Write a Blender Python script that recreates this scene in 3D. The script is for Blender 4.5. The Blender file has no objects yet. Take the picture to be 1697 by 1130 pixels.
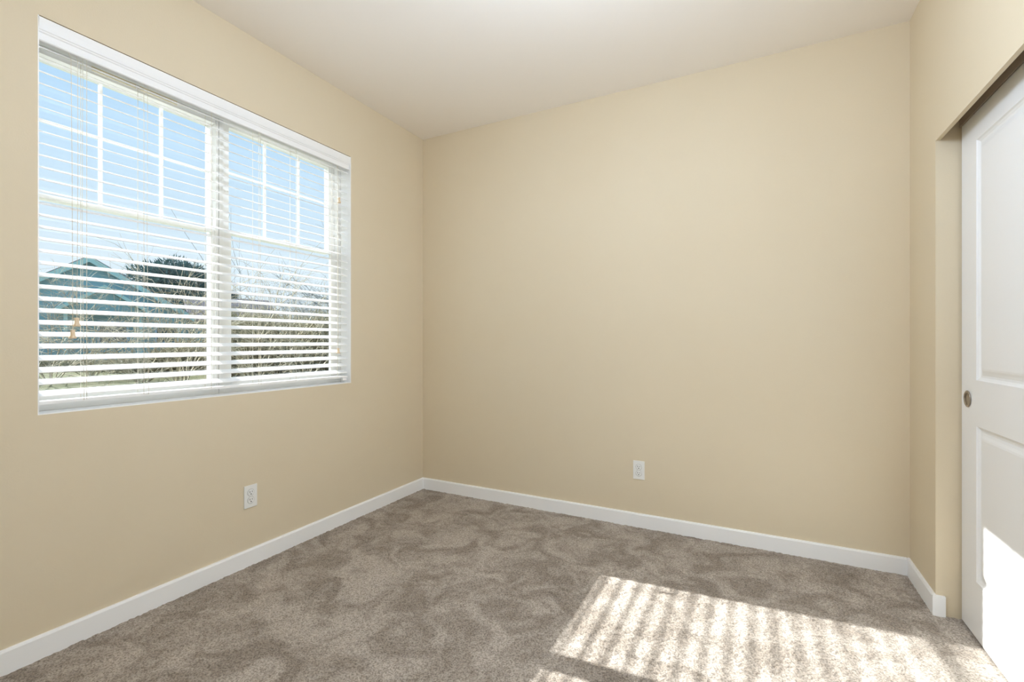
import bpy, bmesh, math, random
import numpy as np
from mathutils import Vector, Matrix

S = bpy.context.scene
COL = S.collection
PI = math.pi
R = math.radians

# ------------------------------------------------------------------ camera
cam_d = bpy.data.cameras.new('camera'); cam = bpy.data.objects.new('camera', cam_d); COL.objects.link(cam)
cam.location = (2.323, -2.970, 1.156)
cam.rotation_euler = (R(90), 0, R(27.304))
cam_d.sensor_width = 36.0
cam_d.lens = 779.08 * 36.0 / 1697.0
cam_d.clip_start = 0.05; cam_d.clip_end = 400
S.camera = cam

# ------------------------------------------------------------------ sky, sun, exposure
world = bpy.data.worlds.new('sky'); S.world = world; world.use_nodes = True
wn = world.node_tree.nodes; wl = world.node_tree.links
wn.clear()
w_out = wn.new('ShaderNodeOutputWorld'); w_bg = wn.new('ShaderNodeBackground')
w_tc = wn.new('ShaderNodeTexCoord'); w_sx = wn.new('ShaderNodeSeparateXYZ'); w_cr = wn.new('ShaderNodeValToRGB')
wl.new(w_tc.outputs['Generated'], w_sx.inputs[0]); wl.new(w_sx.outputs['Z'], w_cr.inputs[0])
wl.new(w_cr.outputs[0], w_bg.inputs[0]); wl.new(w_bg.outputs[0], w_out.inputs[0])
e = w_cr.color_ramp.elements
e[0].position = 0.0; e[0].color = (0.84, 0.91, 0.97, 1)
e[1].position = 1.0; e[1].color = (0.26, 0.50, 0.92, 1)
for p_, c_ in ((0.10, (0.80, 0.90, 0.98, 1)), (0.24, (0.66, 0.83, 0.99, 1)), (0.40, (0.51, 0.745, 1.0, 1))):
    k = e.new(p_); k.color = c_
w_bg.inputs[1].default_value = 1.08

SUN_DIR = Vector((1.0, 0.069, -0.560)).normalized()
sun_d = bpy.data.lights.new('sun', 'SUN'); sun = bpy.data.objects.new('sun', sun_d); COL.objects.link(sun)
sun_d.energy = 19.0; sun_d.angle = R(0.53); sun_d.color = (1.0, 1.0, 1.0)
sun.rotation_euler = SUN_DIR.to_track_quat('-Z', 'Y').to_euler()
sun.location = (-30, -2, 18)

S.view_settings.view_transform = 'Standard'
S.view_settings.look = 'None'
S.view_settings.exposure = 0.0
S.view_settings.gamma = 1.0
S.view_settings.use_curve_mapping = False
S.cycles.max_bounces = 12
S.cycles.diffuse_bounces = 8
S.cycles.transparent_max_bounces = 16

FILL_STRENGTH = 61.0  # glow of the added fill globe

# ------------------------------------------------------------------ materials
def mat(name, col, rough=0.6, spec=0.3, metal=0.0, bump=None, noise=None, emit=None):
    m = bpy.data.materials.new(name); m.use_nodes = True
    nt = m.node_tree; N = nt.nodes; L = nt.links
    b = N['Principled BSDF']
    b.inputs['Base Color'].default_value = (*col, 1)
    b.inputs['Roughness'].default_value = rough
    b.inputs['Specular IOR Level'].default_value = spec
    b.inputs['Metallic'].default_value = metal
    tc = N.new('ShaderNodeTexCoord')
    if noise:                                   # (scale, other colour, low, high)
        sc, c2, lo, hi = noise
        n = N.new('ShaderNodeTexNoise'); n.inputs['Scale'].default_value = sc; n.inputs['Detail'].default_value = 4
        L.new(tc.outputs['Object'], n.inputs['Vector'])
        r = N.new('ShaderNodeValToRGB'); r.color_ramp.elements[0].position = lo; r.color_ramp.elements[1].position = hi
        r.color_ramp.elements[0].color = (*col, 1); r.color_ramp.elements[1].color = (*c2, 1)
        L.new(n.outputs['Fac'], r.inputs[0]); L.new(r.outputs[0], b.inputs['Base Color'])
    if bump:                                    # (scale, strength, distance)
        n = N.new('ShaderNodeTexNoise'); n.inputs['Scale'].default_value = bump[0]; n.inputs['Detail'].default_value = 3
        L.new(tc.outputs['Object'], n.inputs['Vector'])
        bp = N.new('ShaderNodeBump'); bp.inputs['Strength'].default_value = bump[1]; bp.inputs['Distance'].default_value = bump[2]
        L.new(n.outputs['Fac'], bp.inputs['Height']); L.new(bp.outputs[0], b.inputs['Normal'])
    if emit:
        b.inputs['Emission Color'].default_value = (*emit[0], 1); b.inputs['Emission Strength'].default_value = emit[1]
    return m

M = {}
M['wall'] = mat('beige_wall_paint', (0.70, 0.602, 0.436), 0.75, 0.2, bump=(150, 0.10, 0.003), noise=(1.3, (0.71, 0.616, 0.452), 0.35, 0.65))
M['ceiling'] = mat('ceiling_paint', (0.88, 0.83, 0.76), 0.9, 0.1, bump=(90, 0.10, 0.003))
M['trim'] = mat('white_trim_paint', (0.90, 0.90, 0.89), 0.4, 0.4)
M['door'] = mat('white_door_paint', (0.86, 0.86, 0.85), 0.42, 0.4, bump=(60, 0.03, 0.001))
M['vinyl'] = mat('white_window_vinyl', (0.85, 0.85, 0.835), 0.35, 0.4)
M['blind'] = mat('white_blind', (0.89, 0.885, 0.87), 0.4, 0.4)
M['cord'] = mat('cord', (0.78, 0.73, 0.62), 0.8, 0.1)
M['tassel'] = mat('cream_tassel', (0.80, 0.64, 0.45), 0.55, 0.3)
M['vent'] = mat('cream_vent_plastic', (0.78, 0.70, 0.52), 0.5, 0.3)
M['plastic'] = mat('outlet_white_plastic', (0.83, 0.83, 0.80), 0.35, 0.45)
M['slot'] = mat('outlet_slot_dark', (0.03, 0.028, 0.025), 0.8, 0.1)
M['shade_ring'] = mat('outlet_shade_ring_grey', (0.42, 0.42, 0.40), 0.6, 0.2)  # grey tone paints the soft shade around each receptacle
M['nickel'] = mat('satin_nickel', (0.42, 0.37, 0.31), 0.32, 0.5, metal=1.0)
M['bronze'] = mat('bronze_track_metal', (0.36, 0.30, 0.24), 0.5, 0.4, metal=0.0)
M['fill_glow'] = mat('fill_globe_glow', (0.9, 0.9, 0.88), 0.4, 0.3, emit=((0.78, 0.95, 1.22), FILL_STRENGTH))  # emission of a globe added to fill the room with light
M['teal'] = mat('teal_siding', (0.23, 0.45, 0.51), 0.8, 0.15)
M['teal_trim'] = mat('teal_fascia', (0.42, 0.70, 0.70), 0.7, 0.2)
M['blue_trim'] = mat('pale_blue_window_trim', (0.42, 0.62, 0.78), 0.6, 0.2)
M['shingle'] = mat('grey_shingle', (0.20, 0.17, 0.19), 0.9, 0.1, noise=(9, (0.30, 0.26, 0.27), 0.4, 0.6))
M['house_glass'] = mat('house_window_glass', (0.07, 0.12, 0.14), 0.08, 0.6)
M['needle'] = mat('dark_needles', (0.05, 0.13, 0.14), 0.8, 0.1, noise=(1.5, (0.08, 0.19, 0.19), 0.4, 0.6))
M['bark'] = mat('brown_bark', (0.16, 0.12, 0.085), 0.9, 0.1, noise=(20, (0.24, 0.19, 0.13), 0.4, 0.6))
M['twig'] = mat('pale_twig', (0.62, 0.56, 0.42), 0.8, 0.1, noise=(2, (0.38, 0.34, 0.25), 0.4, 0.6))
M['greytwig'] = mat('grey_twig', (0.22, 0.25, 0.26), 0.85, 0.1)
M['brush'] = mat('brown_brush', (0.38, 0.335, 0.23), 0.85, 0.1, noise=(3, (0.24, 0.24, 0.15), 0.4, 0.6))
M['grass'] = mat('dull_lawn', (0.12, 0.13, 0.062), 0.9, 0.05, noise=(1.2, (0.165, 0.155, 0.085), 0.35, 0.65), bump=(40, 0.6, 0.05))

def glass_mat():
    m = bpy.data.materials.new('window_glass'); m.use_nodes = True
    nt = m.node_tree; N = nt.nodes; L = nt.links
    N.clear()
    o = N.new('ShaderNodeOutputMaterial'); mx = N.new('ShaderNodeMixShader')
    t = N.new('ShaderNodeBsdfTransparent'); t.inputs[0].default_value = (0.95, 0.97, 0.97, 1)
    g = N.new('ShaderNodeBsdfGlossy'); g.inputs['Roughness'].default_value = 0.02
    f = N.new('ShaderNodeFresnel'); f.inputs['IOR'].default_value = 1.45
    g2 = N.new('ShaderNodeNewGeometry'); ior = N.new('ShaderNodeMix')      # same reflectance on both faces of the thin pane
    ior.inputs[2].default_value = 1.45; ior.inputs[3].default_value = 1 / 1.45
    L.new(g2.outputs['Backfacing'], ior.inputs[0]); L.new(ior.outputs[0], f.inputs['IOR'])
    L.new(f.outputs[0], mx.inputs[0]); L.new(t.outputs[0], mx.inputs[1]); L.new(g.outputs[0], mx.inputs[2])
    L.new(mx.outputs[0], o.inputs[0])
    return m
M['glass'] = glass_mat()

def carpet_mat():
    m = bpy.data.materials.new('taupe_carpet'); m.use_nodes = True
    nt = m.node_tree; N = nt.nodes; L = nt.links
    b = N['Principled BSDF']; b.inputs['Roughness'].default_value = 0.95; b.inputs['Specular IOR Level'].default_value = 0.05
    b.inputs['Sheen Weight'].default_value = 0.15; b.inputs['Sheen Roughness'].default_value = 0.5
    tc = N.new('ShaderNodeTexCoord')
    big = N.new('ShaderNodeTexNoise'); big.inputs['Scale'].default_value = 5.2; big.inputs['Detail'].default_value = 5
    big.inputs['Distortion'].default_value = 1.0; big.inputs['Roughness'].default_value = 0.6
    L.new(tc.outputs['Object'], big.inputs['Vector'])
    r1 = N.new('ShaderNodeValToRGB'); r1.color_ramp.elements[0].position = 0.40; r1.color_ramp.elements[1].position = 0.60
    r1.color_ramp.elements[0].color = (0.298, 0.252, 0.207, 1); r1.color_ramp.elements[1].color = (0.475, 0.418, 0.358, 1)
    L.new(big.outputs['Fac'], r1.inputs[0])
    fine = N.new('ShaderNodeTexNoise'); fine.inputs['Scale'].default_value = 175; fine.inputs['Detail'].default_value = 2
    L.new(tc.outputs['Object'], fine.inputs['Vector'])
    r2 = N.new('ShaderNodeValToRGB'); r2.color_ramp.elements[0].position = 0.34; r2.color_ramp.elements[1].position = 0.62
    r2.color_ramp.elements[0].color = (0.53, 0.51, 0.49, 1); r2.color_ramp.elements[1].color = (1.12, 1.115, 1.11, 1)
    L.new(fine.outputs['Fac'], r2.inputs[0])
    mx = N.new('ShaderNodeMix'); mx.data_type = 'RGBA'; mx.blend_type = 'MULTIPLY'; mx.inputs['Factor'].default_value = 1.0
    L.new(r1.outputs[0], mx.inputs['A']); L.new(r2.outputs[0], mx.inputs['B'])
    L.new(mx.outputs['Result'], b.inputs['Base Color'])
    bp = N.new('ShaderNodeBump'); bp.inputs['Strength'].default_value = 0.5; bp.inputs['Distance'].default_value = 0.006
    L.new(fine.outputs['Fac'], bp.inputs['Height']); L.new(bp.outputs[0], b.inputs['Normal'])
    return m
M['carpet'] = carpet_mat()

# ------------------------------------------------------------------ mesh helpers
class MB:
    def __init__(s): s.v = []; s.f = []; s.sm = []
    def add(s, vs, fs, smooth=False):
        o = len(s.v); s.v += [tuple(v) for v in vs]
        s.f += [tuple(i + o for i in f) for f in fs]; s.sm += [smooth] * len(fs)
    def box(s, x0, x1, y0, y1, z0, z1):
        vs = [(x, y, z) for x in (x0, x1) for y in (y0, y1) for z in (z0, z1)]
        s.add(vs, [(0, 1, 3, 2), (4, 6, 7, 5), (0, 4, 5, 1), (2, 3, 7, 6), (0, 2, 6, 4), (1, 5, 7, 3)])
    def obox(s, c, u, v, w, a, b, d):           # oriented box: centre, axes, half sizes
        c, u, v, w = (Vector(t) for t in (c, u, v, w))
        vs = [c + u * (i * a) + v * (j * b) + w * (k * d) for i in (-1, 1) for j in (-1, 1) for k in (-1, 1)]
        s.add(vs, [(0, 1, 3, 2), (4, 6, 7, 5), (0, 4, 5, 1), (2, 3, 7, 6), (0, 2, 6, 4), (1, 5, 7, 3)])
    def prism(s, prof, y0, y1):                 # closed x,z profile run along y
        n = len(prof)
        vs = [(x, y0, z) for x, z in prof] + [(x, y1, z) for x, z in prof]
        s.add(vs, [tuple(range(n)), tuple(range(2 * n - 1, n - 1, -1))] + [(i, n + i, n + (i + 1) % n, (i + 1) % n) for i in range(n)])
    def poly_prism(s, pts, d):                  # flat polygon swept by vector d
        n = len(pts); d = Vector(d)
        vs = [Vector(p) for p in pts] + [Vector(p) + d for p in pts]
        s.add(vs, [tuple(range(n)), tuple(range(2 * n - 1, n - 1, -1))] + [(i, n + i, n + (i + 1) % n, (i + 1) % n) for i in range(n)])
    def tube(s, pts, rads, n=6, smooth=True, caps=True):
        rings = []
        P = [Vector(p) for p in pts]
        for i, p in enumerate(P):
            t = (P[min(i + 1, len(P) - 1)] - P[max(i - 1, 0)])
            t = t.normalized() if t.length > 1e-9 else Vector((0, 0, 1))
            a = t.orthogonal().normalized(); 
            ref = Vector((0.31, 0.87, 0.38)); a = (ref - t * ref.dot(t)); a = a.normalized() if a.length > 1e-6 else t.orthogonal().normalized()
            b = t.cross(a); r = rads[i] if hasattr(rads, '__len__') else rads
            rings.append([p + (a * math.cos(2 * PI * k / n) + b * math.sin(2 * PI * k / n)) * r for k in range(n)])
        vs = [v for rg in rings for v in rg]
        fs = [(i * n + k, i * n + (k + 1) % n, (i + 1) * n + (k + 1) % n, (i + 1) * n + k) for i in range(len(P) - 1) for k in range(n)]
        if caps: fs += [tuple(range(n - 1, -1, -1)), tuple(range((len(P) - 1) * n, len(P) * n))]
        s.add(vs, fs, smooth)
    def lathe(s, prof, c, axis, n=24, smooth=True):   # prof: (radius, height along axis)
        ax = Vector(axis).normalized(); a = ax.orthogonal().normalized(); b = ax.cross(a); c = Vector(c)
        vs = [c + ax * h + (a * math.cos(2 * PI * k / n) + b * math.sin(2 * PI * k / n)) * max(r, 1e-5) for r, h in prof for k in range(n)]
        fs = [(i * n + k, i * n + (k + 1) % n, (i + 1) * n + (k + 1) % n, (i + 1) * n + k) for i in range(len(prof) - 1) for k in range(n)]
        s.add(vs, fs, smooth)
    def build(s, name, m, parent=None, bevel=0.0):
        me = bpy.data.meshes.new(name); me.from_pydata(s.v, [], s.f); me.update()
        me.polygons.foreach_set('use_smooth', s.sm)
        bm = bmesh.new(); bm.from_mesh(me)
        bmesh.ops.recalc_face_normals(bm, faces=bm.faces)
        if bevel > 0:
            ed = [e_ for e_ in bm.edges if len(e_.link_faces) == 2 and e_.calc_face_angle(0) > 0.6]
            bmesh.ops.bevel(bm, geom=ed, offset=bevel, segments=2, affect='EDGES', profile=0.7)
        bm.to_mesh(me); bm.free()
        me.materials.append(m)
        o = bpy.data.objects.new(name, me); COL.objects.link(o)
        if parent:
            o.parent = parent
            o.matrix_parent_inverse = Matrix.Translation(-parent.location)
        return o

def bx(name, m, x0, x1, y0, y1, z0, z1, parent=None, bevel=0.0):
    b = MB(); b.box(x0, x1, y0, y1, z0, z1); return b.build(name, m, parent, bevel)
def struct(o): o['kind'] = 'structure'; return o
def thing(name, label, cat, loc, group=None):
    o = bpy.data.objects.new(name, None); COL.objects.link(o); o.location = loc; o.empty_display_size = 0.1
    o['label'] = label; o['category'] = cat
    if group: o['group'] = group
    return o

# ------------------------------------------------------------------ room shell
W, H, D = 3.005, 2.74, -3.55          # back wall on y = 0, left wall on x = 0
OY0, OY1, OZ0, OZ1 = -2.240, -0.742, 0.885, 2.348   # window opening (a sill board raises the bottom)
SILL = 0.889
CY0, CY1, CZ = -2.20, -0.373, 2.005   # closet opening

def make_floor():
    nx, ny = 700, 800
    xs = np.linspace(-0.02, 3.78, nx); ys = np.linspace(D - 0.02, 0.02, ny)
    X, Y = np.meshgrid(xs, ys)
    rng = np.random.default_rng(5)
    h = rng.normal(0, 1, X.shape)
    k = h.copy()
    for ax in (0, 1): k = 0.5 * k + 0.25 * (np.roll(k, 1, ax) + np.roll(k, -1, ax))
    Z = -0.003 + np.clip(k * 0.0030, -0.0035, 0.0035)
    co = np.stack([X + rng.normal(0, 0.0008, X.shape), Y + rng.normal(0, 0.0008, X.shape), Z], -1).reshape(-1, 3)
    i = np.arange(nx * ny).reshape(ny, nx)
    f = np.stack([i[:-1, :-1], i[:-1, 1:], i[1:, 1:], i[1:, :-1]], -1).reshape(-1, 4)
    me = bpy.data.meshes.new('floor')
    me.vertices.add(len(co)); me.vertices.foreach_set('co', co.astype(np.float32).ravel())
    me.loops.add(f.size); me.loops.foreach_set('vertex_index', f.astype(np.int32).ravel())
    me.polygons.add(len(f)); me.polygons.foreach_set('loop_start', np.arange(0, f.size, 4, dtype=np.int32))
    me.polygons.foreach_set('use_smooth', np.ones(len(f), dtype=bool))
    me.update(); me.validate()
    me.materials.append(M['carpet'])
    o = bpy.data.objects.new('floor', me); COL.objects.link(o)
    return struct(o)
make_floor()
struct(bx('trim_1', M['bark'], -0.20, 3.85, D - 0.15, 0.15, -0.12, -0.012))          # subfloor under the carpet
struct(bx('ceiling', M['ceiling'], -0.20, 3.85, D - 0.15, 0.15, H, H + 0.15))
struct(bx('wall_back', M['wall'], -0.20, 3.85, 0.0, 0.15, -0.012, H))
struct(bx('wall_rear', M['wall'], -0.20, 3.85, D - 0.15, D, -0.012, H))
b = MB()                                                                              # inner layer to x=-0.085, outer layer beyond
UY0 = -2.335                                                                          # the left window unit runs behind the wall edge
for x0, x1, y0 in ((-0.088, 0.0, OY0), (-0.20, -0.088, UY0)):
    b.box(x0, x1, D, y0, -0.012, H); b.box(x0, x1, OY1, 0.0, -0.012, H)
    b.box(x0, x1, y0, OY1, -0.012, OZ0); b.box(x0, x1, y0, OY1, OZ1, H)
struct(b.build('wall_left', M['wall']))
b = MB()
b.box(W, W + 0.15, CY1, 0.0, -0.012, H); b.box(W, W + 0.15, D, CY0, -0.012, H)
b.box(W, W + 0.15, CY0, CY1, 2.105, H)
b.box(W, W + 0.016, CY0, CY1, CZ, 2.105)
struct(b.build('wall_right', M['wall']))
b = MB(); b.box(3.75, 3.85, D, 0.0, -0.012, H)
b.box(W + 0.15, 3.75, CY1 + 0.0, 0.0, -0.012, H); b.box(W + 0.15, 3.75, D, CY0, -0.012, H)
struct(b.build('wall_closet', M['wall']))

# baseboards
T, BH = 0.013, 0.083
def base_prof(): return [(0, -0.006), (T, -0.006), (T, BH - 0.008), (T - 0.004, BH), (0, BH)]
b = MB(); b.prism(base_prof(), D, 0.0); struct(b.build('baseboard_left', M['trim']))
b = MB(); b.add([(x, -t, z) for x in (T, W - T) for t, z in base_prof()],
      [(0, 1, 2, 3, 4), (9, 8, 7, 6, 5)] + [(i, 5 + i, 5 + (i + 1) % 5, (i + 1) % 5) for i in range(5)])
struct(b.build('baseboard_back', M['trim']))
b = MB(); b.prism([(W - t, z) for t, z in base_prof()], CY1 - T + 0.001, 0.0)
b.box(W - T + 0.0005, W + 0.030, CY1 - T, CY1, -0.006, BH - 0.002)
struct(b.build('baseboard_right', M['trim']))
b = MB(); b.add([(x, D + t, z) for x in (T, W) for t, z in base_prof()],
      [(0, 1, 2, 3, 4), (9, 8, 7, 6, 5)] + [(i, 5 + i, 5 + (i + 1) % 5, (i + 1) % 5) for i in range(5)])
struct(b.build('baseboard_rear', M['trim']))

# window sill board and painted reveal liners
struct(bx('trim_2', M['trim'], -0.088, -0.0005, OY0, OY1, OZ0, SILL))
struct(bx('trim_3', M['trim'], -0.088, -0.0015, OY1 - 0.004, OY1, SILL, OZ1))
struct(bx('trim_4', M['trim'], -0.088, -0.0015, OY0, OY0 + 0.004, SILL, OZ1))

# ------------------------------------------------------------------ window units
def window_unit(n, y0, y1, gy0, gy1, gt, gb, mv, mh, meet, vents=None):
    """y0..y1 unit, gy0..gy1 and gb..gt the visible glass, mv vertical muntins, mh height of the horizontal one"""
    zb, zt = SILL, OZ1
    r = bpy.data.objects.new('window_%d' % n, None); COL.objects.link(r); r.location = (-0.13, (y0 + y1) / 2, zb); struct(r)
    fl = min(0.022, (gy0 - y0) * 0.5); fr = min(0.026, (y1 - gy1) * 0.5)
    b = MB()
    b.box(-0.170, -0.088, y0, y0 + fl, zb, zt); b.box(-0.170, -0.088, y1 - fr, y1, zb, zt)
    b.box(-0.170, -0.088, y0 + fl, y1 - fr, zb, zb + 0.036); b.box(-0.170, -0.088, y0 + fl, y1 - fr, zt - 0.042, zt)
    b.build('frame', M['vinyl'], r, 0.002)
    a0, a1, zs, zh = y0 + fl + .001, y1 - fr - .001, zb + 0.037, zt - 0.043
    b = MB()                                             # upper sash, set further out
    b.box(-0.160, -0.118, a0, gy0, meet, zh); b.box(-0.160, -0.118, gy1, a1, meet, zh)
    b.box(-0.160, -0.118, gy0, gy1, gt, zh); b.box(-0.160, -0.122, gy0, gy1, meet - 0.006, meet + 0.010)
    up = b.build('upper_sash', M['vinyl'], r, 0.0015)
    b = MB(); b.box(-0.140, -0.136, gy0, gy1, meet + 0.010, gt); b.build('pane', M['glass'], up)
    for y in mv:
        b = MB(); b.box(-0.1355, -0.126, y - 0.006, y + 0.006, meet + 0.010, gt); b.build('muntin', M['vinyl'], up)
    b = MB(); b.box(-0.1350, -0.1265, gy0, gy1, mh - 0.006, mh + 0.006); b.build('muntin', M['vinyl'], up)
    b = MB()                                             # lower sash, nearer the room
    b.box(-0.117, -0.098, a0, gy0, zs, meet + 0.012); b.box(-0.117, -0.098, gy1, a1, zs, meet + 0.012)
    b.box(-0.117, -0.098, gy0, gy1, zs, gb); b.box(-0.117, -0.098, gy0, gy1, meet - 0.008, meet + 0.009)
    lo = b.build('lower_sash', M['vinyl'], r, 0.0015)
    b = MB(); b.box(-0.110, -0.106, gy0, gy1, gb, meet - 0.008); b.build('pane', M['glass'], lo)
    ym = (gy0 + gy1) / 2
    b = MB(); b.box(-0.112, -0.099, ym - 0.03, ym + 0.03, meet + 0.009, meet + 0.016); b.box(-0.110, -0.101, ym - 0.008, ym + 0.022, meet + 0.016, meet + 0.022)
    b.build('sash_lock', M['vinyl'], lo, 0.001)
    for v0, v1 in vents or ():
        b = MB(); b.box(-0.088, -0.082, v0, v1, zt - 0.082, zt - 0.060); v = b.build('vent', M['vent'], r, 0.002)
    return r
window_unit(1, UY0, -1.537, -2.225, -1.562, 2.246, 0.965, (-2.004, -1.775), 2.010, 1.712)
window_unit(2, -1.534, OY1 - 0.004, -1.466, -0.818, 2.272, 0.965, (-1.256, -1.036), 2.037, 1.722)
# head board of the left unit with its two ventilator grilles
w1 = bpy.data.objects['window_1']
hb = bx('head_board', M['vinyl'], -0.117, -0.089, UY0 + 0.024, -1.552, 2.250, OZ1 - 0.043, w1, 0.001)
for v0, v1 in ((-2.05, -1.895), (-1.88, -1.73)):
    bx('vent', M['vent'], -0.0890, -0.0855, v0, v1, 2.262, 2.284, w1, 0.001)

# ------------------------------------------------------------------ blind
blind = thing('window_blind', 'white horizontal slat blind with open slats under a moulded valance in the window', 'window blind', (-0.04, (OY0 + OY1) / 2, SILL))
BY0, BY1 = OY0 + 0.008, OY1 - 0.014
prof = [(-0.008, 0), (0.002, 0), (0.0055, 0.003), (0.0055, 0.008), (-0.001, 0.012), (0.0010, 0.030), (0.0050, 0.0335), (0.0050, 0.038), (0.0085, 0.041),
        (0.0115, 0.050), (0.0135, 0.062), (0.0145, 0.075), (0.0145, 0.081), (0.013, 0.083), (-0.008, 0.083)]
b = MB(); b.prism([(x - 0.0115, 2.2605 + z) for x, z in prof], OY0 + 0.003, OY1 - 0.006); b.build('valance', M['blind'], blind)
bx('head_rail', M['blind'], -0.068, -0.021, BY0, BY1, 2.272, 2.338, blind, 0.002)
TILT, PITCH, Z0, NS = R(20), 0.0445, 0.9585, 30
LAD = (-2.093, -1.898, -1.615, -1.370, -1.142, -0.840)
def slat_mesh():
    b = MB(); hw, th, n = 0.025, 0.0028, 8
    top = []; bot = []
    for i in range(n + 1):
        t = -hw + 2 * hw * i / n
        c = 0.0014 * (1 - (t / hw) ** 2)
        top.append((t, c + th / 2)); bot.append((t, c - th / 2))
    pr = []
    for t, z in top + bot[::-1]:
        pr.append((t * math.cos(TILT) + z * math.sin(TILT), -t * math.sin(TILT) + z * math.cos(TILT)))
    b.prism(pr, BY0 - (BY0 + BY1) / 2, BY1 - (BY0 + BY1) / 2)
    return b
s0 = slat_mesh().build('slat', M['blind'])
for i in range(NS):
    o = s0 if i == 0 else s0.copy()
    if i: COL.objects.link(o)
    o.parent = blind; o.matrix_parent_inverse = Matrix.Translation(-blind.location)
    o.location = (-0.040, (BY0 + BY1) / 2, Z0 + i * PITCH)
bx('bottom_rail', M['blind'], -0.064, -0.016, BY0, BY1, 0.920, 0.933, blind, 0.003)
for y in LAD:
    b = MB()
    for x in (-0.0145, -0.0655):
        b.tube([(x, y, 0.928), (x, y, 2.274)], 0.0009, 5)
    for i in range(NS):                                  # rungs beneath the slats
        z = Z0 + i * PITCH
        b.tube([(-0.0145, y, z - 0.0095), (-0.0655, y, z + 0.0062)], 0.0006, 4)
    b.build('ladder_cord', M['cord'], blind)
for y, dx in ((-2.106, 0.0), (-1.885, 0.0), (-1.362, 0.0)):
    b = MB(); b.tube([(-0.0125, y, 2.262), (-0.0125, y - 0.002, 1.6), (-0.0125, y + 0.004, 0.925)], 0.0008, 5)
    b.build('lift_cord', M['cord'], blind)
def tassel(parent, x, y, z):
    b = MB(); b.lathe([(0.002, 0.034), (0.0075, 0.033), (0.0068, 0.026), (0.0075, 0.012), (0.0115, 0.004), (0.0105, 0.0), (0.001, 0.0)], (x, y, z), (0, 0, 1), 14)
    b.build('tassel', M['tassel'], parent)
def pull(x, y, z, sway):
    b = MB(); b.tube([(-0.008, y + sway, 2.256), (x * 0.6, y + sway * 0.7, 2.235), (x, y + sway * .5, 1.8), (x, y, z + 0.033)], 0.0009, 5)
    c = b.build('pull_cord', M['cord'], blind); tassel(c, x, y, z)
pull(0.012, -2.133, 1.212, 0.006); pull(0.017, -2.147, 1.165, -0.004); 
pull(0.012, -0.852, 2.020, 0.004); pull(0.012, -0.859, 1.078, -0.002)
b = MB(); b.box(-0.016, -0.010, -0.800, -0.770, 0.905, 0.918); b.build('hold_down_clip', M['blind'], blind)

# ------------------------------------------------------------------ closet door (sliding) and its track
def panel_door(name, x0, x1, y0, y1, z0, z1, pull_y=None):
    """slab with two moulded raised panels facing -x"""
    r = bpy.data.objects.new(name, None); COL.objects.link(r); r.location = ((x0 + x1) / 2, (y0 + y1) / 2, z0); struct(r)
    p0, p1 = y0 + 0.143, y1 - 0.143
    pz = ((0.224, 0.827), (1.004, 1.934))
    ys = [y0, p0, p1, y1]; zs = [z0, pz[0][0], pz[0][1], pz[1][0], pz[1][1], z1]
    b = MB()
    for i in range(3):
        for j in range(5):
            if i == 1 and j in (1, 3): continue
            b.add([(x0, ys[i], zs[j]), (x0, ys[i + 1], zs[j]), (x0, ys[i + 1], zs[j + 1]), (x0, ys[i], zs[j + 1])], [(0, 1, 2, 3)])
    b.add([(x, y, z) for x in (x0, x1) for y in (y0, y1) for z in (z0, z1)], [(4, 6, 7, 5), (0, 4, 5, 1), (2, 3, 7, 6), (0, 2, 6, 4), (1, 5, 7, 3)])
    b.build('slab', M['door'], r)
    steps = [(0, 0), (0.004, 0.005), (0.012, 0.010), (0.020, 0.011), (0.030, 0.008), (0.040, 0.0035), (0.047, 0.002)]
    for q0, q1 in pz:
        b = MB()
        rings = [[(x0 + d, p0 + i, q0 + i), (x0 + d, p1 - i, q0 + i), (x0 + d, p1 - i, q1 - i), (x0 + d, p0 + i, q1 - i)] for i, d in steps]
        vs = [v for rg in rings for v in rg]
        fs = [(4 * k + i, 4 * k + (i + 1) % 4, 4 * k + 4 + (i + 1) % 4, 4 * k + 4 + i) for k in range(len(rings) - 1) for i in range(4)]
        n = 4 * (len(rings) - 1); fs.append((n, n + 1, n + 2, n + 3))
        b.add(vs, fs); b.build('panel', M['door'], r)
    if pull_y is not None:
        b = MB(); b.lathe([(0.024, -0.0005), (0.0325, -0.0005), (0.033, -0.0025), (0.0305, -0.004), (0.0275, -0.0035), (0.026, -0.0005), (0.0235, 0.001), (0.010, 0.0015), (0.0, 0.0015)],
                          (x0 - 0.0015, pull_y, 0.924), (1, 0, 0), 36)
        b.build('finger_pull', M['nickel'], r)
    return r
DX = 3.085
panel_door('door_1', DX, DX + 0.034, -1.345, -0.386, 0.006, 2.043, -0.452)
panel_door('door_2', DX + 0.036, DX + 0.062, CY0 + 0.005, -1.30, 0.006, 2.043)
b = MB(); b.box(3.030, 3.1505, CY0 + 0.002, CY1 - 0.002, 2.090, 2.104)
b.box(3.0775, 3.0805, CY0 + 0.002, CY1 - 0.010, 2.041, 2.090)
struct(b.build('trim_5', M['bronze']))

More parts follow.
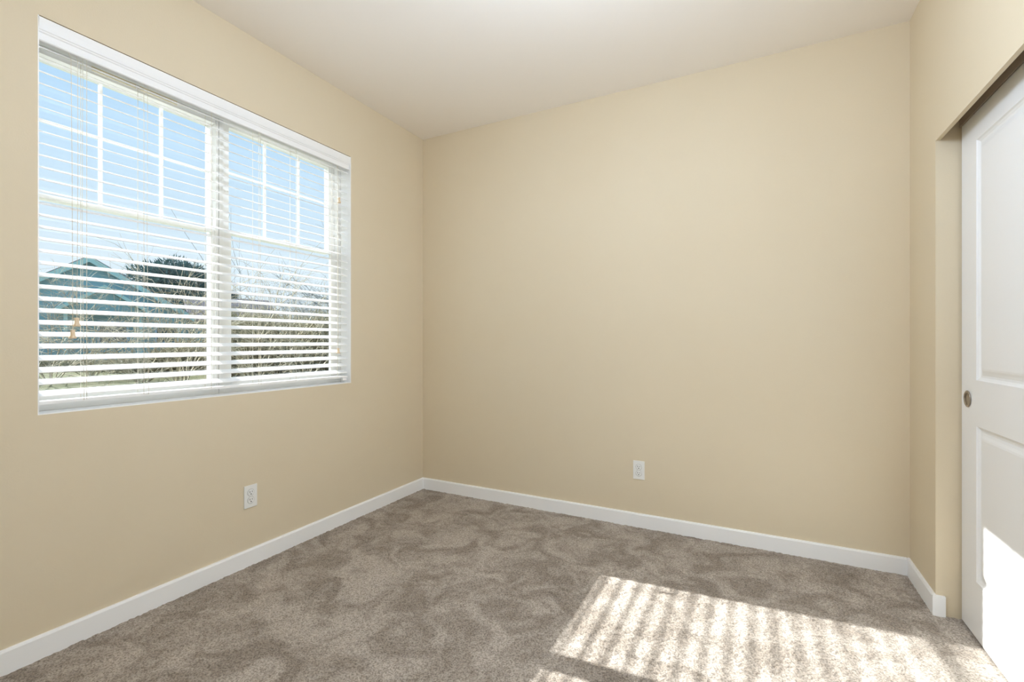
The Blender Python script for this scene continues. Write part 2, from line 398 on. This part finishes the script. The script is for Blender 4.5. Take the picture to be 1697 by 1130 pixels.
# ------------------------------------------------------------------ outlets
def outlet(loc, rz, label, first=None):
    r = thing('electrical_outlet', label, 'outlet', loc, 'wall outlets'); r.rotation_euler = (0, 0, rz)
    def part(b, name, m, bev=0.0, par=None):
        o = b.build(name, m, None, bev); o.parent = par or r; return o
    b = MB(); b.box(-0.035, 0.035, -0.0055, 0.0, -0.0575, 0.0575); part(b, 'cover_plate', M['plastic'], 0.002)
    for s in (1, -1):
        z = 0.0195 * s
        b = MB(); pts = []
        for k in range(28):
            a = 2 * PI * k / 28
            pts.append((0.0172 * math.cos(a), -0.0055, z + max(-0.0142, min(0.0142, 0.0172 * math.sin(a)))))
        b.poly_prism(pts, (0, -0.0022, 0)); rc = part(b, 'receptacle', M['plastic'])
        b = MB(); ring = []
        b.lathe([(0.0176, -0.0001), (0.0190, -0.0001), (0.0190, 0.0003), (0.0176, 0.0003)], (0, -0.0057, z), (0, -1, 0), 28)
        part(b, 'shade_ring', M['shade_ring'], 0, rc)
        b = MB(); b.box(-0.0075, -0.0052, -0.0082, -0.0076, z - 0.0005, z + 0.0085); part(b, 'slot', M['slot'], 0, rc)
        b = MB(); b.box(0.0052, 0.0072, -0.0082, -0.0076, z + 0.0005, z + 0.0080); part(b, 'slot', M['slot'], 0, rc)
        b = MB(); b.lathe([(0, 0.0005), (0.0029, 0.0005), (0.0029, 0)], (0, -0.0077, z - 0.0075), (0, -1, 0), 14); part(b, 'ground_hole', M['slot'], 0, rc)
    b = MB(); b.lathe([(0.0, 0.001), (0.0026, 0.0008), (0.003, 0)], (0, -0.0055, 0), (0, -1, 0), 14); part(b, 'screw', M['plastic'])
    return r
outlet((0.0005, -1.428, 0.353), R(90), 'white duplex outlet low on the beige wall under the window')
outlet((1.6815, -0.0005, 0.3515), 0, 'white duplex outlet low on the blank wall facing the camera')

# ------------------------------------------------------------------ added fill globe, unseen above the frame, brightens the room
LX, LY = 1.92, -1.85
fill_lamp = thing('added_fill_light', 'added glowing fill globe on a stem, unseen above the frame', 'fill light', (LX, LY, H))
b = MB(); b.lathe([(0.0, 0.0), (0.065, 0.0), (0.065, -0.012), (0.050, -0.024), (0.010, -0.030), (0.010, -0.360), (0.045, -0.365), (0.045, -0.390), (0.0, -0.390)], (LX, LY, H - 0.0005), (0, 0, 1), 32); b.build('base', M['nickel'], fill_lamp)
b = MB(); b.lathe([(0.150 * math.sin(t), -0.521 + 0.150 * math.cos(t)) for t in [0.30 + (PI - 0.30) * i / 20 for i in range(21)]], (LX, LY, H - 0.0005), (0, 0, 1), 40)
b.build('globe', M['fill_glow'], fill_lamp)

# ------------------------------------------------------------------ outside
CAM = Vector(cam.location); yaw = R(27.304)
FW = Vector((-math.sin(yaw), math.cos(yaw), 0)); RT = Vector((math.cos(yaw), math.sin(yaw), 0))
def at(px, depth, z=None, py=None):                      # ground position of a bearing taken from the photograph
    p = CAM + (FW + RT * ((px - 848.5) / 779.08)) * depth
    p.z = z if z is not None else CAM.z - (py - 565) / 779.08 * depth
    return p
GZ = -0.15
b = MB(); b.box(-120, -0.25, -60, 120, GZ - 0.3, GZ); lawn = b.build('lawn', M['grass']); struct(lawn)

def house():
    org = at(148, 27, GZ)
    u = Vector((0.36, 0.933, 0)).normalized(); w = Vector((-u.y, u.x, 0)); up = Vector((0, 0, 1))
    r = thing('house', 'teal sided house with a gabled roof seen through the left half of the blind', 'house', org)
    def P(a, d, z): return org + u * a + w * d + up * (z - GZ)
    pk, ev, hw, L = 5.85, 2.75, 4.6, 6.0
    b = MB(); b.poly_prism([P(-hw, 0, GZ), P(hw, 0, GZ), P(hw, 0, ev), P(0, 0, pk - 0.12), P(-hw, 0, ev)], w * L)
    b.poly_prism([P(hw, 1.2, GZ), P(hw + 5.5, 1.2, GZ), P(hw + 5.5, 1.2, 2.55), P(hw, 1.2, 2.55)], w * 4.2)
    b.build('wall', M['teal'], r)
    b = MB(); sl = (pk - ev) / hw; o = 0.45
    for s in (-1, 1):
        b.poly_prism([P(0, -0.4, pk), P(s * (hw + o), -0.4, ev - o * sl + 0.12), P(s * (hw + o), -0.4, ev - o * sl + 0.28), P(0, -0.4, pk + 0.17)], w * (L + 0.8))
    b.poly_prism([P(hw + 0.3, 0.7, 2.42), P(hw + 0.3, 0.7, 2.58), P(hw + 0.3, 4.2, 4.35), P(hw + 0.3, 4.2, 4.2)], u * 5.6)
    b.build('roof', M['shingle'], r)
    b = MB()
    for s in (-1, 1):
        b.poly_prism([P(0, -0.46, pk + 0.12), P(s * (hw + o), -0.46, ev - o * sl + 0.22), P(s * (hw + o), -0.46, ev - o * sl - 0.10), P(0, -0.46, pk - 0.20)], w * 0.06)
    b.build('fascia', M['teal_trim'], r)
    # small porch gable in front
    g = MB(); pp, pe, c, ph = 4.05, 2.85, 0.65, 1.75
    g.poly_prism([P(c - ph, -1.4, pe), P(c + ph, -1.4, pe), P(c, -1.4, pp)], w * 1.4)
    pg = g.build('porch_gable', M['teal'], r)
    g = MB()
    for s in (-1, 1):
        g.poly_prism([P(c, -1.7, pp + 0.02), P(c + s * (ph + 0.3), -1.7, pe - 0.18), P(c + s * (ph + 0.3), -1.7, pe + 0.02), P(c, -1.7, pp + 0.24)], w * 1.7)
    g.build('porch_roof', M['teal_trim'], pg)
    for s in (-1, 1):
        g = MB(); g.obox(P(c + s * (ph - 0.15), -1.3, (GZ + pe) / 2), u, w, up, 0.08, 0.08, (pe - GZ) / 2); g.build('porch_post', M['teal_trim'], r)
    for a0, a1, z0, z1, d in ((0.35, 1.75, 1.0, 2.35, 0), (-3.2, -2.0, 1.0, 2.3, 0), (3.0, 4.2, 1.0, 2.3, 0), (6.0, 7.4, 1.0, 2.1, 1.2)):
        f = MB()
        for p0, p1, q0, q1 in ((a0, a1, z0, z0 + .1), (a0, a1, z1 - .1, z1), (a0, a0 + .1, z0, z1), (a1 - .1, a1, z0, z1)):
            f.poly_prism([P(p0, d - 0.05, q0), P(p1, d - 0.05, q0), P(p1, d - 0.05, q1), P(p0, d - 0.05, q1)], w * 0.05)
        fo = f.build('window', M['blue_trim'], r)
        f = MB(); f.poly_prism([P(a0 + .1, d - 0.03, z0 + .1), P(a1 - .1, d - 0.03, z0 + .1), P(a1 - .1, d - 0.03, z1 - .1), P(a0 + .1, d - 0.03, z1 - .1)], w * 0.03)
        f.build('pane', M['house_glass'], fo)
house()

def branchy(b, rng, p, d, length, rad, level, nseg=4, droop=0.0, split=3, wig=0.18):
    pts = [p.copy()]; dd = d.normalized()
    for i in range(nseg):
        dd = (dd + Vector((rng.gauss(0, wig), rng.gauss(0, wig), rng.gauss(0, wig) - droop * (i + 1) / nseg))).normalized()
        pts.append(pts[-1] + dd * (length / nseg))
    b.tube(pts, [rad * (1 - 0.62 * i / nseg) for i in range(nseg + 1)], 5 if rad > 0.03 else 3, True, False)
    if level <= 0: return
    for k in range(split):
        i = rng.randint(1, nseg); q = pts[i]
        ax = Vector((rng.gauss(0, 1), rng.gauss(0, 1), rng.gauss(0.25, 0.7))).normalized()
        nd = (dd * 0.9 + ax * rng.uniform(0.5, 0.9)).normalized()
        branchy(b, rng, q, nd, length * rng.uniform(0.45, 0.72), rad * 0.52, level - 1, 3, droop, split, wig)

def bare_shrub(px, depth, height, stems, spread, label, seed, m, name='bare_shrub', cat='shrub', rad=0.022, levels=2, split=5, droop=0.12, group='bare shrubs beyond the lawn'):
    rng = random.Random(seed); base = at(px, depth, GZ)
    r = thing(name, label, cat, base, group)
    b = MB()
    for k in range(stems):
        a = 2 * PI * k / stems + rng.uniform(-0.4, 0.4); t = spread * rng.uniform(0.25, 1.0)
        branchy(b, rng, base + Vector((0.12 * math.cos(a), 0.12 * math.sin(a), -0.03)), Vector((math.cos(a) * t, math.sin(a) * t, 1)), height * rng.uniform(0.7, 1.05), rad * rng.uniform(0.7, 1.2), levels, 5, droop, split)
    b.build('branches', m, r)
    return r

def evergreen(px0, px1, ytop, depth, label, seed, n=5200, lumps=9):
    rng = random.Random(seed); c = at((px0 + px1) / 2, depth, GZ)
    wid = (px1 - px0) / 779.08 * depth; top = CAM.z + (565 - ytop) / 779.08 * depth
    r = thing('evergreen_tree', label, 'tree', c, 'evergreens behind the house')
    b = MB(); b.tube([c, c + Vector((0, 0, top * 0.5)), c + Vector((0, 0, top * 0.85))], [0.35, 0.26, 0.08], 8); b.build('trunk', M['bark'], r)
    b = MB(); cl = []
    for k in range(lumps):
        a = rng.uniform(-1, 1); hh = rng.uniform(0.3, 0.98 - 0.22 * abs(a))
        cl.append((c + RT * (a * wid * 0.40) + FW * rng.uniform(-1, 1) * wid * 0.3 + Vector((0, 0, (top - GZ) * hh * 0.9)), wid * rng.uniform(0.16, 0.26)))
    cl.append((c + Vector((0, 0, top * 0.6)), wid * 0.38))
    for k in range(n):
        q, rr = rng.choice(cl)
        v = Vector((rng.gauss(0, 1), rng.gauss(0, 1), rng.gauss(0, 1))).normalized()
        p = q + Vector((v.x, v.y, v.z * 0.75)) * rr * (rng.uniform(0.55, 1.06))
        if p.z > top + 0.15: p.z = top - rng.uniform(0, 0.5)
        dr = (v + Vector((0, 0, 0.5)) + Vector((rng.gauss(0, .4), rng.gauss(0, .4), rng.gauss(0, .4)))).normalized()
        sd = dr.orthogonal().normalized(); sd = Matrix.Rotation(rng.uniform(0, 6.28), 3, dr) @ sd
        l, h = rng.uniform(0.3, 0.6), rng.uniform(0.06, 0.12)
        b.add([p - sd * h, p + sd * h, p + dr * l], [(0, 1, 2)])
    b.build('foliage', M['needle'], r)
evergreen(196, 346, 418, 46, 'broad dark blue green evergreen rising behind the teal house', 3, 12000, 14)
evergreen(378, 404, 462, 50, 'narrow dark evergreen just right of the window mullion', 8, 2500, 4)

def brush(px0, px1, ytop, depth, label, seed, n=3400):
    rng = random.Random(seed); c = at((px0 + px1) / 2, depth, GZ)
    wid = (px1 - px0) / 779.08 * depth; top = CAM.z + (565 - ytop) / 779.08 * depth
    r = thing('brush_thicket', label, 'shrub', c, 'dense brown thickets beyond the lawn')
    b = MB()
    for k in range(n):
        a = rng.uniform(-1, 1); d = rng.uniform(-1, 1)
        hmax = (top - GZ) * (1 - 0.35 * a * a) * rng.uniform(0.55, 1.08)
        z0 = rng.uniform(0, 0.8) * hmax
        p = c + RT * (a * wid * 0.55) + FW * (d * 1.1) + Vector((0, 0, z0))
        dr = Vector((rng.gauss(0, 0.55), rng.gauss(0, 0.55), 1)).normalized()
        l = min(rng.uniform(0.35, 0.9), max(0.15, hmax - z0)); m_ = p + dr * l * 0.5 + Vector((rng.gauss(0, .04), rng.gauss(0, .04), 0))
        b.tube([p, m_, p + dr * l + Vector((rng.gauss(0, .08), rng.gauss(0, .08), 0))], [0.016, 0.012, 0.004], 3, True, False)
    b.build('twigs', M['brush'], r)
brush(380, 425, 498, 18.5, 'dense brown thicket directly right of the window mullion', 21)
brush(425, 470, 506, 17.5, 'dense olive brown thicket low in the middle of the right window', 22)
brush(470, 515, 515, 18.0, 'dense brown thicket low in the right window, left of the rightmost one', 23)
brush(515, 580, 505, 17.0, 'dense brown thicket at the right edge of the right window', 24)
brush(60, 130, 592, 21, 'low brown thicket at the foot of the teal house, leftmost in view', 25, 1800)
brush(130, 205, 596, 21, 'low brown thicket in front of the middle of the teal house', 26, 1800)
brush(205, 280, 588, 20, 'low brown thicket at the right end of the teal house', 27, 1800)
brush(280, 352, 560, 20, 'brown thicket below the broad evergreen, at the right end of the left window', 28, 2600)

bare_shrub(85, 15, 3.2, 13, 0.75, 'leafless pale shrub in front of the left end of the teal house', 31, M['twig'])
bare_shrub(150, 17, 2.6, 12, 0.85, 'leafless pale shrub in front of the teal house gable', 32, M['twig'])
bare_shrub(235, 15, 2.6, 14, 0.9, 'leafless arching shrub at the right end of the teal house', 33, M['twig'])
bare_shrub(300, 14, 2.7, 15, 0.75, 'leafless arching shrub in front of the broad evergreen', 34, M['twig'])
bare_shrub(425, 15, 2.6, 13, 0.8, 'leafless tan shrub in front of the left part of the thickets', 36, M['twig'])
bare_shrub(505, 14.5, 2.5, 13, 0.8, 'leafless tan shrub in front of the right part of the thickets', 37, M['twig'])
bare_shrub(395, 21, 4.6, 4, 0.14, 'thin leafless sapling with tall upright stems right of the mullion', 38, M['greytwig'], 'bare_sapling', 'tree', 0.022, 1, 3, 0.0, None)
bare_shrub(440, 22, 4.4, 5, 0.45, 'thin leafless sapling leaning over the middle of the right window', 39, M['greytwig'], 'bare_sapling', 'tree', 0.02, 1, 3, 0.0, None)
bare_shrub(492, 25, 2.7, 12, 0.36, 'twiggy grey leafless tree in the middle of the right window', 40, M['greytwig'], 'bare_tree', 'tree', 0.024, 3, 5, 0.0, 'bare trees in the right window')
bare_shrub(537, 24, 3.1, 13, 0.40, 'twiggy grey leafless tree at the right side of the right window', 41, M['greytwig'], 'bare_tree', 'tree', 0.024, 3, 5, 0.0, 'bare trees in the right window')
def leaning_tree():
    rng = random.Random(77); base = at(600, 15, GZ)
    r = thing('bare_tree', 'leafless tree beyond the right window frame with branches reaching left into the sky', 'tree', base)
    b = MB(); b.tube([base, base + Vector((-.1, .1, 1.6)), base + Vector((-.1, 0, 3.4)), base + Vector((0, 0, 4.8))], [0.13, 0.11, 0.08, 0.03], 8, True, False); b.build('trunk', M['bark'], r)
    b = MB()
    for z, l, up in ((1.5, 2.2, 0.8), (2.2, 2.2, 0.9), (2.8, 2.0, 1.1), (3.3, 1.8, 1.2), (2.0, 1.8, 0.5)):
        branchy(b, rng, base + Vector((-.1, .05, z)), -RT * 1.0 + Vector((0, 0, up)) + FW * rng.uniform(-.4, .4), l, 0.026, 2, 5, 0.0, 4, 0.12)
    for z in (2.4, 3.0, 3.6):
        branchy(b, rng, base + Vector((-.1, .05, z)), RT * 0.8 + Vector((0, 0, 1)), 1.6, 0.03, 2, 5, 0.0, 4, 0.12)
    b.build('branches', M['greytwig'], r)
leaning_tree()
